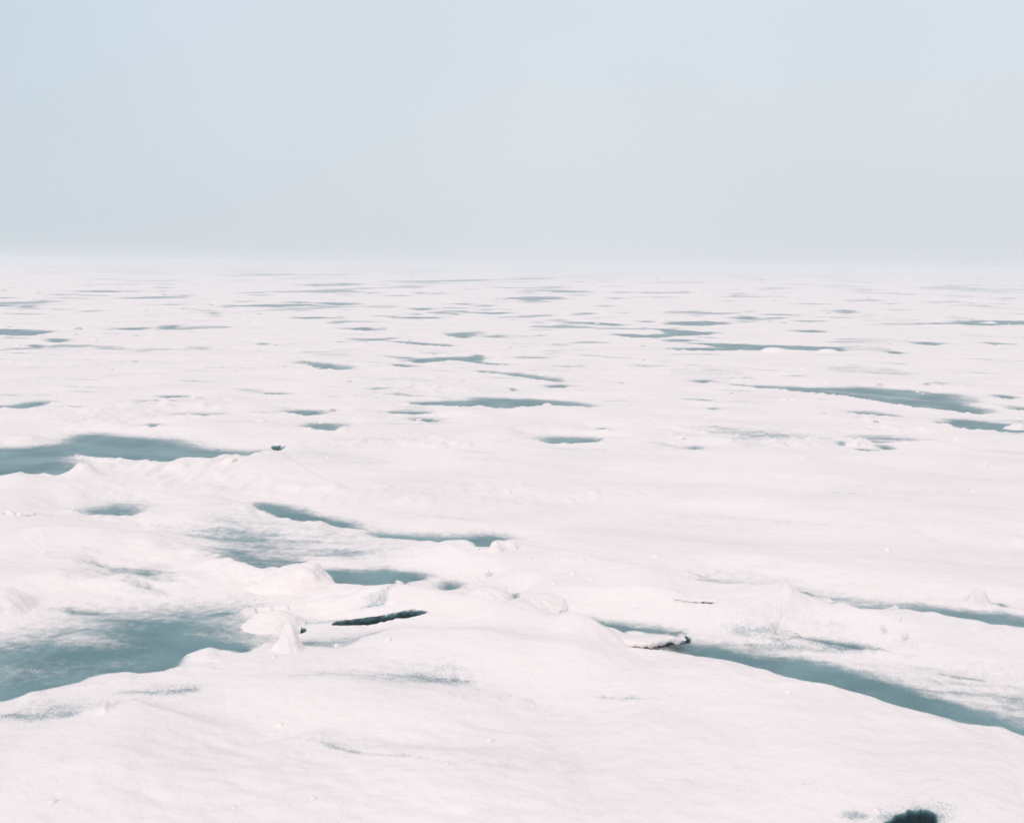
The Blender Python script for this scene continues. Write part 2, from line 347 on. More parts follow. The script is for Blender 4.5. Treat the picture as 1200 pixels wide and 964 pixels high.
# middle distance
MID = [
    ('long spindle-shaped pool with a tiny white knob on its rim', [(468, 471), (500, 470), (540, 469), (556, 465), (580, 466), (640, 468), (690, 472), (700, 478), (665, 475), (630, 477), (590, 478), (560, 477), (520, 475), (490, 474)], {}),
    ('short lens-shaped pool alone on smooth snow, flat far edge', [(620, 513), (660, 511), (712, 514), (695, 518), (660, 520), (640, 518)], {}),
    ('short dark pool with a white lump in its middle, below the spindle-shaped pool', [(468, 490), (490, 489), (521, 491), (515, 495), (490, 494)], {}),
    ('level sliver ending in a square tip, last in a broken line of pools', [(395, 384), (430, 383), (449, 385), (440, 388), (400, 386)], {}),
    ('short blunt pool with a rounded end, beside the broken line of slivers', [(512, 391), (545, 389), (566, 388), (560, 393), (548, 397), (530, 394)], {}),
    ('thin pool dipping slightly, under the short blunt pool', [(438, 398), (475, 400), (510, 402), (545, 406), (500, 405), (470, 402)], {}),
    ('forked middle-distance pool with two short arms', [(468, 420), (500, 419), (540, 418), (560, 415), (577, 419), (565, 422), (576, 427), (550, 424), (530, 422), (505, 425), (480, 425)], {}),
    ('dark tick-shaped sliver just under the forked pool', [(450, 426), (480, 427), (500, 430), (470, 430)], {}),
    ('pale slanting streak of ice past the forked pool', [(540, 433), (600, 436), (640, 440), (670, 447), (640, 446), (600, 440)], dict(dust=0.15)),
    ('flat thin dark sliver under the pale slanting streak', [(632, 452), (660, 450), (678, 452), (660, 455), (640, 454)], {}),
    ('speck-like pool between the spindle pool and the pale streak', [(594, 455), (602, 454), (609, 457), (600, 458)], {}),
    ('hairline sliver between the spindle pool and the lumped pool', [(438, 482), (480, 481), (512, 483), (480, 485)], {}),
    ('small wedge pool off the end of the forked pool', [(548, 424), (580, 425), (608, 427), (580, 428)], {}),
    ('small flat pool close under the end of the spindle pool', [(699, 502), (708, 501), (717, 503), (706, 504)], {}),
    ('long hairline lead above the double pool', [(653, 377), (690, 377), (738, 380), (725, 382), (690, 380)], {}),
    ('double pool with one lobe stacked on another', [(712, 392), (728, 391), (760, 392), (782, 389), (750, 384), (765, 384), (800, 387), (852, 390), (822, 393), (790, 394), (765, 396), (735, 395)], {}),
    ('level teal strip above the double pool', [(768, 378), (800, 376), (830, 376), (865, 379), (830, 382), (790, 381)], {}),
    ('small strip of ice between the double pool and the long knife-shaped lead', [(772, 398), (800, 397), (825, 399), (800, 401)], {}),
    ('long knife-shaped lead, straightest and longest of the distant ice', [(776, 400), (800, 401), (870, 403), (930, 405), (1002, 407), (996, 412), (960, 411), (910, 409), (860, 411), (800, 411), (772, 408), (800, 407), (842, 407), (815, 403)], {}),
    ('short dark trailing piece just past the knife-shaped lead', [(1030, 411), (1050, 411), (1068, 414), (1045, 415)], {}),
    ('long curving pool broadening to a blunt end, striped with drifted snow', [(853, 450), (880, 451), (930, 453), (980, 454), (1010, 452), (1040, 455), (1090, 459), (1130, 462), (1141, 470), (1142, 476), (1172, 483), (1150, 486), (1100, 479), (1060, 476), (1020, 468), (980, 462), (930, 458), (890, 454)], dict(dust=0.06)),
    ('broad flat pool below the blunt end of the curving pool', [(1093, 491), (1130, 490), (1180, 496), (1300, 500), (1300, 509), (1200, 508), (1160, 505), (1110, 499)], {}),
    ('small sliver beside the blunt end of the curving pool', [(1158, 463), (1175, 462), (1204, 466), (1180, 468)], {}),
    ('dusted strip between the curving pool and the broad flat pool', [(1170, 475), (1200, 476), (1300, 480), (1200, 482)], dict(dust=0.1)),
    ('long distant pool with a small white raft in it', [(1100, 378), (1130, 375), (1200, 376), (1300, 377), (1300, 381), (1200, 380), (1145, 382)], {}),
    ('thin sliver a little nearer than the pool with the raft', [(1058, 401), (1085, 400), (1122, 403), (1090, 405)], {}),
    ('second thin sliver in line past the sliver near the raft pool', [(1145, 401), (1170, 401), (1197, 404), (1165, 404)], {}),
    ('faint thin streak between the knife-shaped lead and the raft pool', [(922, 387), (950, 386), (980, 389), (945, 390)], {}),
    ('very pale streak of dusted ice below the curving pool', [(975, 510), (1020, 508), (1100, 513), (1060, 517), (1010, 515)], dict(dust=0.48)),
    ('small dark boat-shaped pool under the curving pool', [(988, 482), (1010, 481), (1035, 484), (1057, 487), (1040, 488), (1010, 485)], {}),
    ('small dark oval between smooth snow and the curving pool', [(822, 479), (835, 477), (845, 479), (835, 481)], {}),
    ('dark slot just under the snow boss, first of three close slots', [(978, 518), (986, 516), (995, 520), (986, 523)], {}),
    ('dark slot farther along from the snow boss, last of three close slots', [(1024, 523), (1035, 521), (1053, 525), (1040, 527)], {}),
    ('longer dark slot below the other two by the snow boss', [(994, 526), (1010, 525), (1033, 528), (1010, 529)], {}),
    ('solitary small oval pool on the wide smooth snow', [(798, 524), (812, 522), (828, 524), (820, 527), (805, 527)], {}),
    ('ghostly grey streak of wind-blown ice near the snow boss slots', [(880, 503), (920, 506), (960, 513), (920, 513)], dict(dust=0.5)),
    ('short far dash of ice above the raft pool', [(968, 364), (990, 362), (1012, 366), (990, 368)], {}),
    ('far dash of ice with two notches over the level strip', [(848, 372), (875, 370), (902, 373), (870, 375)], {}),
    ('small dash of ice above the start of the curving pool', [(806, 446), (825, 444), (842, 447), (825, 449)], {}),
    ('two-pronged thin pool at the field edge, below the far dashes', [(-80, 385), (0, 385), (40, 386), (74, 389), (50, 391), (32, 393), (0, 393), (-80, 392)], dict(dust=0.08)),
    ('short pool stepping down from the two-pronged thin pool', [(46, 397), (70, 396), (90, 399), (65, 402)], {}),
    ('shadowy short pool lowest in the cluster by the two-pronged pool', [(28, 404), (42, 403), (57, 406), (42, 408)], {}),
    ('slim pool with a scalloped rim, the darker one of a touching pair', [(122, 384), (150, 384), (180, 383), (170, 386), (145, 387)], {}),
    ('pointed slim pool touching the scalloped one', [(180, 383), (205, 380), (220, 381), (208, 385), (190, 386)], {}),
    ('long far hairline pool near the horizon', [(66, 341), (110, 340), (170, 341), (120, 343)], {}),
    ('short far pool under the long hairline pool', [(14, 359), (30, 357), (50, 358), (32, 361)], {}),
    ('fine far dash beside the short far pool', [(38, 353), (50, 351), (62, 352), (50, 354)], {}),
    ('level far line of ice halfway across the field', [(252, 358), (300, 357), (345, 356), (382, 357), (345, 359), (300, 360)], {}),
    ('second part of the level far line of ice', [(362, 355), (385, 354), (420, 355), (430, 357), (390, 358)], {}),
    ('finest far dash in the haze beside the level line', [(343, 334), (372, 332), (402, 334), (372, 336)], {}),
    ('short far smudge of ice before the level line', [(240, 367), (250, 365), (262, 367), (250, 369)], {}),
    ('small isolated dash in the plain before the hooked pool', [(298, 403), (307, 401), (320, 403), (308, 405)], {}),
    ('hooked dark pool with a crusted far rim, lying alone', [(346, 424), (365, 423), (400, 427), (417, 432), (390, 433), (365, 430)], {}),
    ('notched dark pool at the field edge above the broad bent pool', [(-80, 476), (0, 475), (30, 471), (50, 469), (70, 470), (50, 474), (36, 478), (20, 479), (0, 477), (-80, 480)], {}),
    ('hairline dash trailing off the notched dark pool', [(68, 476), (85, 475), (106, 477), (85, 478)], {}),
    ('curved thin dash above the ribbon of ice', [(178, 464), (200, 463), (224, 464), (203, 467)], {}),
    ('pale ribbon of ice above the arm of the broad bent pool', [(198, 485), (230, 483), (268, 484), (240, 488)], dict(dust=0.1)),
    ('short dark dash between the ribbon and the broad bent pool', [(166, 498), (178, 496), (192, 498), (180, 501)], {}),
    ('dark shallow pool with a ragged black rim stone', [(325, 481), (355, 480), (392, 481), (380, 485), (355, 487)], {}),
    ('second shallow pool nearer than the one with the ragged rim stone', [(343, 499), (370, 495), (400, 496), (410, 500), (390, 505), (370, 502)], {}),
    ('faint curved streak of ice above the ragged rim stone', [(298, 460), (320, 459), (345, 461), (320, 463)], dict(dust=0.2)),
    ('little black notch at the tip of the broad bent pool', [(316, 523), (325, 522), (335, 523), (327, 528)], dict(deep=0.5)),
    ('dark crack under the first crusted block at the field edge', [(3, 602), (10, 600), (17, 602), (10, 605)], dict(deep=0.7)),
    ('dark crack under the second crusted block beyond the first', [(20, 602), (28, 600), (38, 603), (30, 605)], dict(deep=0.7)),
    ('smoky thin streak along the snow below the hooked pool', [(590, 418), (630, 417), (660, 418), (630, 420)], dict(dust=0.3)),
    ('far dark dash over the double pool beside the hairline lead', [(628, 337), (650, 335), (662, 337), (645, 339)], {}),
    ('far bright-rimmed dash straight over the forked pool', [(470, 362), (495, 360), (518, 362), (495, 364)], {}),
    ('far dash above the level teal strip', [(708, 350), (722, 348), (735, 350), (720, 351)], {}),
    ('thin ragged far line over the square-tipped sliver', [(362, 334), (400, 331), (440, 333), (400, 335)], {}),
]
for lab, pts, k in MID:
    k = dict(k); k.setdefault('far', 0.14)
    pool(lab, pts, **k)
# cracks and hollows under the slabs
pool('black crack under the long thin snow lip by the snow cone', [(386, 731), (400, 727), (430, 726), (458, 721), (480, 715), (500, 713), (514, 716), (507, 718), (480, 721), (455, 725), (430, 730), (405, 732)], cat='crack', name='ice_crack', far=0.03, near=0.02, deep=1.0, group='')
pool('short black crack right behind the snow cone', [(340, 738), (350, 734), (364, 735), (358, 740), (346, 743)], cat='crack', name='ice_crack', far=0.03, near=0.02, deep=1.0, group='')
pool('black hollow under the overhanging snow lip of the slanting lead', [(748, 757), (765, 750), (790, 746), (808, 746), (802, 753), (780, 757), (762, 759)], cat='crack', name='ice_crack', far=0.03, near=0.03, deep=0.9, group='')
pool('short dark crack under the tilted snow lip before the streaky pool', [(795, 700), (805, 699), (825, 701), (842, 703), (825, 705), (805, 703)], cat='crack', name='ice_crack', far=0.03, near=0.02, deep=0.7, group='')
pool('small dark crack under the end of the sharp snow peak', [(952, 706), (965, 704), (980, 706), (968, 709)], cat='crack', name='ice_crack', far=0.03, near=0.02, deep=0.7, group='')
# grey, thinly covered ice that has no edge of its own: part of the snow field
THIN = [
    ([(195, 618), (240, 598), (300, 602), (370, 615), (440, 630), (470, 645), (420, 655), (380, 650), (320, 668), (270, 655), (230, 636)], 0.56, 0.7),
    ([(325, 710), (400, 706), (478, 697), (450, 707), (390, 716), (340, 719)], 0.72, 0.10),
    ([(342, 743), (400, 736), (480, 735), (450, 744), (400, 750), (355, 752)], 0.64, 0.12),
    ([(-80, 830), (30, 820), (90, 806), (200, 808), (160, 822), (110, 826), (60, 836), (-80, 842)], 0.60, 0.3),
    ([(110, 800), (170, 790), (240, 790), (232, 803), (170, 803)], 0.62, 0.15),
    ([(290, 785), (440, 775), (500, 770), (560, 790), (600, 800), (530, 806), (450, 800), (380, 795)], 0.64, 0.3),
    ([(520, 812), (590, 814), (600, 818), (540, 819)], 0.66, 0.1),
    ([(60, 700), (130, 690), (220, 694), (290, 700), (240, 708), (140, 717), (60, 712)], 0.66, 0.4),
    ([(60, 640), (130, 640), (210, 655), (215, 680), (150, 680), (110, 665)], 0.70, 0.4),
    ([(640, 712), (700, 712), (760, 722), (800, 736), (740, 728), (680, 720)], 0.66, 0.2),
    ([(800, 660), (900, 668), (1000, 692), (1100, 698), (1200, 705), (1200, 722), (1080, 708), (960, 706), (900, 684), (820, 676)], 0.68, 0.4),
    ([(850, 715), (960, 718), (1040, 745), (1060, 760), (980, 752), (900, 744), (850, 735)], 0.73, 0.3),
    ([(1000, 770), (1120, 775), (1300, 800), (1300, 836), (1150, 815), (1060, 795)], 0.60, 0.5),
    ([(800, 492), (880, 496), (1000, 505), (900, 520), (820, 508)], 0.66, 0.8),
    ([(370, 866), (395, 872), (440, 884), (520, 890), (450, 888), (390, 880)], 0.62, 0.08),
    ([(690, 815), (740, 812), (765, 820), (720, 823)], 0.76, 0.1),
]
rnd = random.Random(7)
N_NAMED = len(POOLS)
# the far scatter of slivers below the horizon
FAR_LABEL = 'tiny far sliver of bare ice fading into the haze'
for i in range(212):
    t = rnd.random() ** 1.9
    vv = 317.5 + 58 * t
    uu = rnd.uniform(-40, 1240)
    vv += (uu - 600) * ROLL
    ln = rnd.uniform(3, 14) + 28 * t * rnd.random()
    th = rnd.uniform(0.40, 0.7) + 0.7 * t * rnd.random()
    pts = []
    for j in range(10):
        a = 2 * math.pi * j / 10
        pts.append((uu + ln * math.cos(a) * rnd.uniform(0.7, 1.1), vv + th * math.sin(a) * rnd.uniform(0.5, 1.3) + 0.05 * ln * math.cos(a) * rnd.uniform(-.3, .5)))
    pool(FAR_LABEL, pts, far=0.14, group='tiny far slivers of ice', dust=0.05)

def settle(pts, own=None, deep=False, cap=9.0):
    """photo outline -> ground outline: the far bank at ice level, the near bank at the height of the snow that hides it"""
    p = chaikin(pts, 1)
    nx = np.roll(p, -1, 0) - np.roll(p, 1, 0)
    area = np.sum(p[:, 0] * np.roll(p[:, 1], -1) - np.roll(p[:, 0], -1) * p[:, 1])
    nv = -nx[:, 0] / (np.hypot(nx[:, 0], nx[:, 1]) + 1e-9) * (1 if area > 0 else -1)
    near = np.ones(len(p)) if deep else sstep(0.0, 0.6, nv)
    z = np.zeros(len(p))
    for _ in range(4):
        x, y = unproj(p[:, 0], p[:, 1], z)
        z = 0.4 * z + 0.6 * np.minimum(relief(x, y) if own is None else field(x, y, own)[0], cap) * near
    x, y = unproj(p[:, 0], p[:, 1], z)
    return np.stack([x, y], 1)

def sdf(px, py, w):
    best = np.full(len(px), 1e12); bx = np.zeros(len(px)); by = np.zeros(len(px)); ins = np.zeros(len(px), bool)
    n = len(w)
    for i in range(n):
        a = w[i]; b = w[(i + 1) % n]; ex, ey = b - a; L2 = ex * ex + ey * ey + 1e-12
        tt = np.clip(((px - a[0]) * ex + (py - a[1]) * ey) / L2, 0, 1)
        qx = px - a[0] - tt * ex; qy = py - a[1] - tt * ey
        dd = qx * qx + qy * qy
        m = dd < best
        best[m] = dd[m]; bx[m] = qx[m]; by[m] = qy[m]
        c = (a[1] > py) != (b[1] > py)
        if c.any():
            ins ^= c & (px < (b[0] - a[0]) * (py - a[1]) / (b[1] - a[1] + 1e-12) + a[0])
    d = np.sqrt(best)
    sg = np.where(ins, -1.0, 1.0)
    r = np.hypot(px, py) + 1e-9
    fac = sg * (bx * -px / r + by * -py / r) / (d + 1e-9)       # outward direction against the direction to the viewer
    return sg * d, fac

SETTLED = []
for pid, pl in enumerate(POOLS):
    for pts, k in pl['parts']:
        SETTLED.append((settle(pts, None, 'deep' in k or 'flat' in k, k.get('cap', 9.0)), k, pid))
for pts, dust, soft in THIN:
    SETTLED.append((settle(pts, None, True), dict(dust=dust * 0.89, far=soft, near=soft * 0.35, flat=0), -1))

# snow blown onto the bare ice in streaks: (outline in photo pixels, how much, softness)
FROST_W = []
for pts, amt, soft in [
    ([(-90, 745), (60, 764), (150, 760), (215, 764), (232, 774), (205, 786), (100, 800), (-90, 842)], 0.40, 0.60),
    ([(-90, 742), (0, 744), (60, 737), (105, 722), (150, 742), (188, 760), (120, 764), (60, 766), (0, 758), (-90, 756)], 0.62, 0.35),
    ([(905, 454), (1000, 459), (1080, 467), (1145, 476), (1080, 471), (1000, 463), (930, 457)], 0.62, 0.5),
    ([(1010, 455), (1080, 460), (1120, 466), (1060, 463)], 0.45, 0.5),
    ([(72, 535), (130, 537), (225, 543), (130, 548), (92, 542)], 0.85, 0.25),
    ([(70, 556), (95, 554), (110, 556), (80, 559)], 0.6, 0.15),
    ([(205, 516), (235, 516), (262, 525), (235, 524)], 0.9, 0.15),
    ([(98, 594), (122, 591), (138, 597), (112, 600)], 0.55, 0.15),
    ([(840, 685), (880, 682), (915, 687), (880, 689)], 0.45, 0.15),
    ([(40, 527), (150, 520), (260, 531), (150, 531)], 0.25, 0.6),
    ([(1000, 800), (1100, 822), (1290, 858), (1290, 870), (1150, 840), (1040, 815)], 0.25, 0.3)]:
    q = chaikin(pts, 1)
    FROST_W.append((np.stack(unproj(q[:, 0], q[:, 1], np.full(len(q), 0.0)), 1), amt, soft))

def field(x, y, skip=-2):
    z = relief(x, y)
    cover = np.ones_like(x); deep = np.zeros_like(x); pid = np.full(x.shape, -1, int)
    d0 = np.hypot(x, y)
    s = x * 0.97 - y * 0.24; t = x * 0.24 + y * 0.97
    streak = fbm(s / 0.9, t / 0.16, 3, 41); wob = fbm(x / 0.35, y / 0.35, 3, 43)
    wob2 = fbm(x / (0.30 + 0.008 * d0), y / (0.30 + 0.8 * d0 * d0 / (CAM_H * FPX)), 3, 45)
    xlo, xhi, ylo, yhi = x.min(), x.max(), y.min(), y.max()
    bumps = np.maximum(fbm(x / 0.22, y / 0.3, 2, 47), 0)
    cover = cover - 0.40 * sstep(0.12, 0.62, fbm(s / 2.4, t / 0.55, 3, 51)) * sstep(3.0, 7.0, d0) * (0.55 + 0.45 * sstep(12, 20, d0))
    cellv = d0 * d0 / (CAM_H * FPX)
    speck = 0
    for ws, wt, d_in, lo_, amp_ in ((2.2, 1.0, 13, 0.24, 0.45), (4.0, 4.5, 26, 0.22, 0.60), (8.0, 18.0, 60, 0.20, 0.75), (15.0, 70.0, 130, 0.18, 0.85)):
        nz = fbm(s / ws, t / wt, 4, int(60 + ws))
        gate = 0.5 + 0.5 * sstep(-0.3, 0.4, gnoise(s / (ws * 6), t / (wt * 5), int(80 + ws)))
        speck = np.maximum(speck, amp_ * gate * sstep(lo_, lo_ + 0.26, nz) * sstep(d_in * 0.7, d_in * 1.4, d0) * sstep(1.2, 3.5, wt / cellv))
    cover = cover - speck
    for (wp, k, i), (lo, hi) in zip(SETTLED, BOXES):
        if i == skip or (skip == -3 and 'deep' in k) or hi[0] < xlo or lo[0] > xhi or hi[1] < ylo or lo[1] > yhi: continue
        dist = np.hypot(*wp.mean(0))
        cell = dist * dist / (CAM_H * FPX)
        per = np.hypot(*(np.roll(wp, -1, 0) - wp).T).sum(); ar = abs(np.sum(wp[:, 0] * np.roll(wp[:, 1], -1) - np.roll(wp[:, 0], -1) * wp[:, 1])) / 2
        inr = 2 * ar / per                                   # about half the width of the pool
        far = max(min(k.get('far', 0.12) * 1.5 + 0.011 * dist, max(1.1 * inr, 0.05)), 0.9 * cell); near = max(k.get('near', 0.03 + 0.002 * dist), 0.35 * cell)
        dk = 'deep' in k
        if dk: far = near = 0.025
        far_w = 0.05 if dk else min(0.18 + 1.2 * far, 0.55) + 0.5 * cell
        mg = far_w + 0.8 + cell
        lo = wp.min(0) - mg; hi = wp.max(0) + mg
        q = np.nonzero((x > lo[0]) & (x < hi[0]) & (y > lo[1]) & (y < hi[1]))[0]
        if not len(q): continue
        sd_, fac = sdf(x[q], y[q], wp)
        nf = sstep(-0.15, 0.45, fac)
        if 'deep' in k: sd_ = sd_ + 0.022 * fbm(x[q] / 0.05, y[q] / 0.09, 3, 71) + 0.05 * gnoise(x[q] / 0.21, y[q] / 0.4, 73)
        amp = min(0.09 + 1.1 * cell, (0.40 + 0.3 * min(1, dist / 60)) * inr)
        if i < 0: amp = 0.5 * inr
        sd_ = sd_ + amp * (0.8 * wob2[q] + 0.4 * streak[q]) * (1 - 0.45 * nf)
        so = far + (near - far) * nf
        c = np.clip((sd_ + so) / (1.6 * so + 0.01), 0, 1)
        dust = k.get('dust', 0.0)
        base = np.clip(dust + (0.16 + 0.5 * dust) * streak[q] + 0.10 * wob[q] - 0.01, 0, 1)
        c = base + (1 - base) * c
        cover[q] = np.minimum(cover[q], c)
        if 'cap' in k:
            z[q] = np.minimum(z[q], np.maximum(k['cap'], z[q] * sstep(0.1, 0.9, sd_)))
        if k.get('flat', 1):
            S = sstep(-0.07, 0.0, sd_) if dk else sstep(0, far_w, sd_) * (1 - nf) + sstep(-near * 1.6, 0.0, sd_) * nf
            rim = np.exp(-((sd_ - 0.06) / 0.16) ** 2) * nf * (sd_ > -0.02)
            z[q] = z[q] * S + 0.06 * bumps[q] * rim * min(1, dist / 12) * min(1, 40 / dist) * (0 if dk else 1)
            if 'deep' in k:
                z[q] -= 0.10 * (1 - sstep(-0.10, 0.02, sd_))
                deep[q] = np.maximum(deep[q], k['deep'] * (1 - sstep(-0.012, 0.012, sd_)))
        if i >= 0:
            m = c < 0.93
            m &= sd_ < so
            pid[q[m]] = i
    for pts, amt, soft in FROST_W:
        mg = soft + 0.2
        lo = pts.min(0) - mg; hi = pts.max(0) + mg
        q = np.nonzero((x > lo[0]) & (x < hi[0]) & (y > lo[1]) & (y < hi[1]))[0]
        if len(q):
            sd_, _ = sdf(x[q], y[q], pts)
            cover[q] = np.maximum(cover[q], amt * (1 - sstep(-soft, 0.3 * soft, sd_ + 0.5 * soft * streak[q])) * (1 + 0.5 * streak[q]))
    return z, cover, deep, pid

def boxes():
    out = []
    for wp, k, i in SETTLED:
        m = 3.0 + 0.25 * np.hypot(*wp.mean(0))
        out.append((wp.min(0) - m, wp.max(0) + m))
    return out
BOXES = boxes()
for _ in range(2):                                         # again, now that the neighbouring pools have cut their banks
    n = 0; NEW = []
    for pid, pl in enumerate(POOLS):
        for pts, k in pl['parts']:
            NEW.append((settle(pts, pid, 'deep' in k or 'flat' in k, k.get('cap', 9.0)) if pid < N_NAMED else SETTLED[n][0], k, pid)); n += 1
    SETTLED = NEW + SETTLED[n:]
    BOXES = boxes()

# ------------------------------------------------------------------ the snow field: one fan-shaped grid, finer towards the viewer
t_in = np.arange(-0.56, 0.56, 0.00105)
t_out = 0.56 + np.cumsum(np.geomspace(0.002, 0.12, 60))
tcol = np.concatenate([-t_out[::-1], t_in, t_out])
vrow = np.concatenate([np.arange(1000, 430, -0.85), np.arange(430, 316, -0.42)])
yrow = CAM_H / np.tan(np.arctan((vrow - 482) / FPX) + PITCH)
yrow = np.concatenate([np.linspace(0.6, yrow[0] - 0.03, 60), yrow, np.geomspace(yrow[-1] * 1.12, 4200, 16)])
NR, NC = len(yrow), len(tcol)
Y = np.repeat(yrow, NC); X = Y * np.tile(tcol, NR)
Z, COV, DEEP, PID = field(X, Y)
G = np.stack([X, Y, Z], 1).reshape(NR, NC, 3)
du = np.gradient(G, axis=1); dv = np.gradient(G, axis=0)
NRM = np.cross(du, dv); NRM /= np.linalg.norm(NRM, axis=2, keepdims=True) + 1e-12
NRM = NRM.reshape(-1, 3)
ii = np.arange(NR * NC).reshape(NR, NC)
QUADS = np.stack([ii[:-1, :-1], ii[:-1, 1:], ii[1:, 1:], ii[1:, :-1]], -1).reshape(-1, 4)
qp = PID[QUADS]
FID = np.where((qp >= 0).sum(1) >= 2, qp.max(1), -1)

def grid_mesh(name, faces, mat):
    used, inv = np.unique(faces.ravel(), return_inverse=True)
    me = bpy.data.meshes.new(name)
    nv, nf = len(used), len(faces)
    me.vertices.add(nv); me.loops.add(nf * 4); me.polygons.add(nf)
    co = np.stack([X[used], Y[used], Z[used]], 1)
    org = np.zeros(3)
    if nf < len(QUADS) * 0.5:
        org = np.array([co[:, 0].mean(), co[:, 1].mean(), co[:, 2].min()])
    me.vertices.foreach_set('co', (co - org).astype(np.float32).ravel())
    me.loops.foreach_set('vertex_index', inv.astype(np.int32).ravel())
    me.polygons.foreach_set('loop_start', np.arange(0, nf * 4, 4, dtype=np.int32))
    me.update(calc_edges=True)
    me.polygons.foreach_set('use_smooth', np.ones(nf, bool))
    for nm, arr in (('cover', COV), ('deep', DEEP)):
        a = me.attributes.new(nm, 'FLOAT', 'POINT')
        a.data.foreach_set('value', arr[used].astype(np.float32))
    me.normals_split_custom_set_from_vertices(NRM[used].tolist())
    me.materials.append(mat)
    o = bpy.data.objects.new(name, me)
    o.location = org
    C.objects.link(o)
    return o

snow = grid_mesh('snow_field', QUADS[FID < 0], M_ice)
tag(snow, kind='structure')
order = np.argsort(FID, kind='stable'); fs = FID[order]
for pid, pl in enumerate(POOLS):
    a, b = np.searchsorted(fs, [pid, pid + 1])
    if b - a < 1: continue
    o = grid_mesh(pl['name'], QUADS[order[a:b]], M_ice)
    tag(o, pl['label'], pl['cat'], pl['group'] or None)

# the frozen sea round the viewer and under everything
bm = bmesh.new()
bmesh.ops.create_circle(bm, cap_ends=True, segments=96, radius=4400)
me = bpy.data.meshes.new('sea_water'); bm.to_mesh(me); bm.free()
me.materials.append(M_lump)
o = bpy.data.objects.new('sea', me); o.location = (0, 0, -0.22); C.objects.link(o)
tag(o, kind='structure')

# ------------------------------------------------------------------ lumps, blocks and slabs of snow
ZG = Z.reshape(NR, NC)
def ground_at(x, y):
    x = np.asarray(x, float); y = np.asarray(y, float)
    r = np.clip(np.searchsorted(yrow, y) - 1, 0, NR - 2)
    fy = np.clip((y - yrow[r]) / (yrow[r + 1] - yrow[r]), 0, 1)
    t = x / np.maximum(y, 0.1)
    c = np.clip(np.searchsorted(tcol, t) - 1, 0, NC - 2)
    fx = np.clip((t - tcol[c]) / (tcol[c + 1] - tcol[c]), 0, 1)
    return (ZG[r, c] * (1 - fx) + ZG[r, c + 1] * fx) * (1 - fy) + (ZG[r + 1, c] * (1 - fx) + ZG[r + 1, c + 1] * fx) * fy
def height_at(x, y):
    return float(ground_at([x], [y])[0])

def lump_mesh(kind, seed, subdiv=4):
    """a unit lump: about -1..1 across, 0..1 high, with a buried foot"""
    bm = bmesh.new()
    bmesh.ops.create_icosphere(bm, subdivisions=subdiv, radius=1.0)
    P = np.array([v.co[:] for v in bm.verts])
    rs = np.random.RandomState(seed)
    if kind == 'chunk':
        for _ in range(9):
            n = rs.normal(size=3); n /= np.linalg.norm(n); dd = rs.uniform(0.55, 0.85)
            ex = np.maximum(P @ n - dd, 0)
            P = P - ex[:, None] * n * 0.95
    h = P[:, 2].copy()
    up = np.clip(h, 0, 1)
    if kind == 'cone':
        r = 1 - 0.58 * up ** 0.85 + 0.25 * np.clip(-h, 0, 1)
        P[:, 0] = P[:, 0] * r / np.maximum(np.sqrt(1 - h * h * 0.82), 0.3) + 0.12 * up
        P[:, 1] = P[:, 1] * r / np.maximum(np.sqrt(1 - h * h * 0.82), 0.3)
    elif kind == 'wedge':
        prof = np.interp(P[:, 0], [-1, -0.3, 0.35, 0.62, 0.8, 1], [0.25, 0.55, 0.95, 1.05, 0.8, 0.2])
        P[:, 2] = np.where(h > 0, np.sqrt(up) * prof, h)
    elif kind == 'peak':
        prof = np.interp(P[:, 0], [-1, -0.5, -0.1, 0.12, 0.4, 1], [0.3, 0.42, 0.62, 1.15, 0.66, 0.25])
        P[:, 2] = np.where(h > 0, np.sqrt(up) * prof, h)
    elif kind == 'boss':
        P[:, 2] = np.where(h > 0, up ** 0.8, h)
    a = 0.10 if kind != 'boss' else 0.06
    if kind != 'chunk':                                    # a foot that runs out into the snow
        fl = 1 + 0.38 * (1 - np.clip(P[:, 2], 0, 1)) ** 5
        P[:, 0] *= fl; P[:, 1] *= fl
        P[:, 2] = np.where(P[:, 2] < 0, P[:, 2] * 0.4, P[:, 2])
    nz = fbm(P[:, 0] * 1.7 + P[:, 2] * 1.3 + seed, P[:, 1] * 1.7 - P[:, 2] * 1.1, 4, seed)
    nz2 = fbm(P[:, 1] * 4.1 + seed, P[:, 2] * 4.1 + P[:, 0] * 3.7, 3, seed + 5)
    d = P / (np.linalg.norm(P, axis=1, keepdims=True) + 1e-9)
    P = P + d * (a * 1.8 * nz + 0.075 * nz2)[:, None]
    for v, p in zip(bm.verts, P): v.co = p
    me = bpy.data.meshes.new('lump'); bm.to_mesh(me); bm.free()
    me.polygons.foreach_set('use_smooth', np.ones(len(me.polygons), bool))
    return me

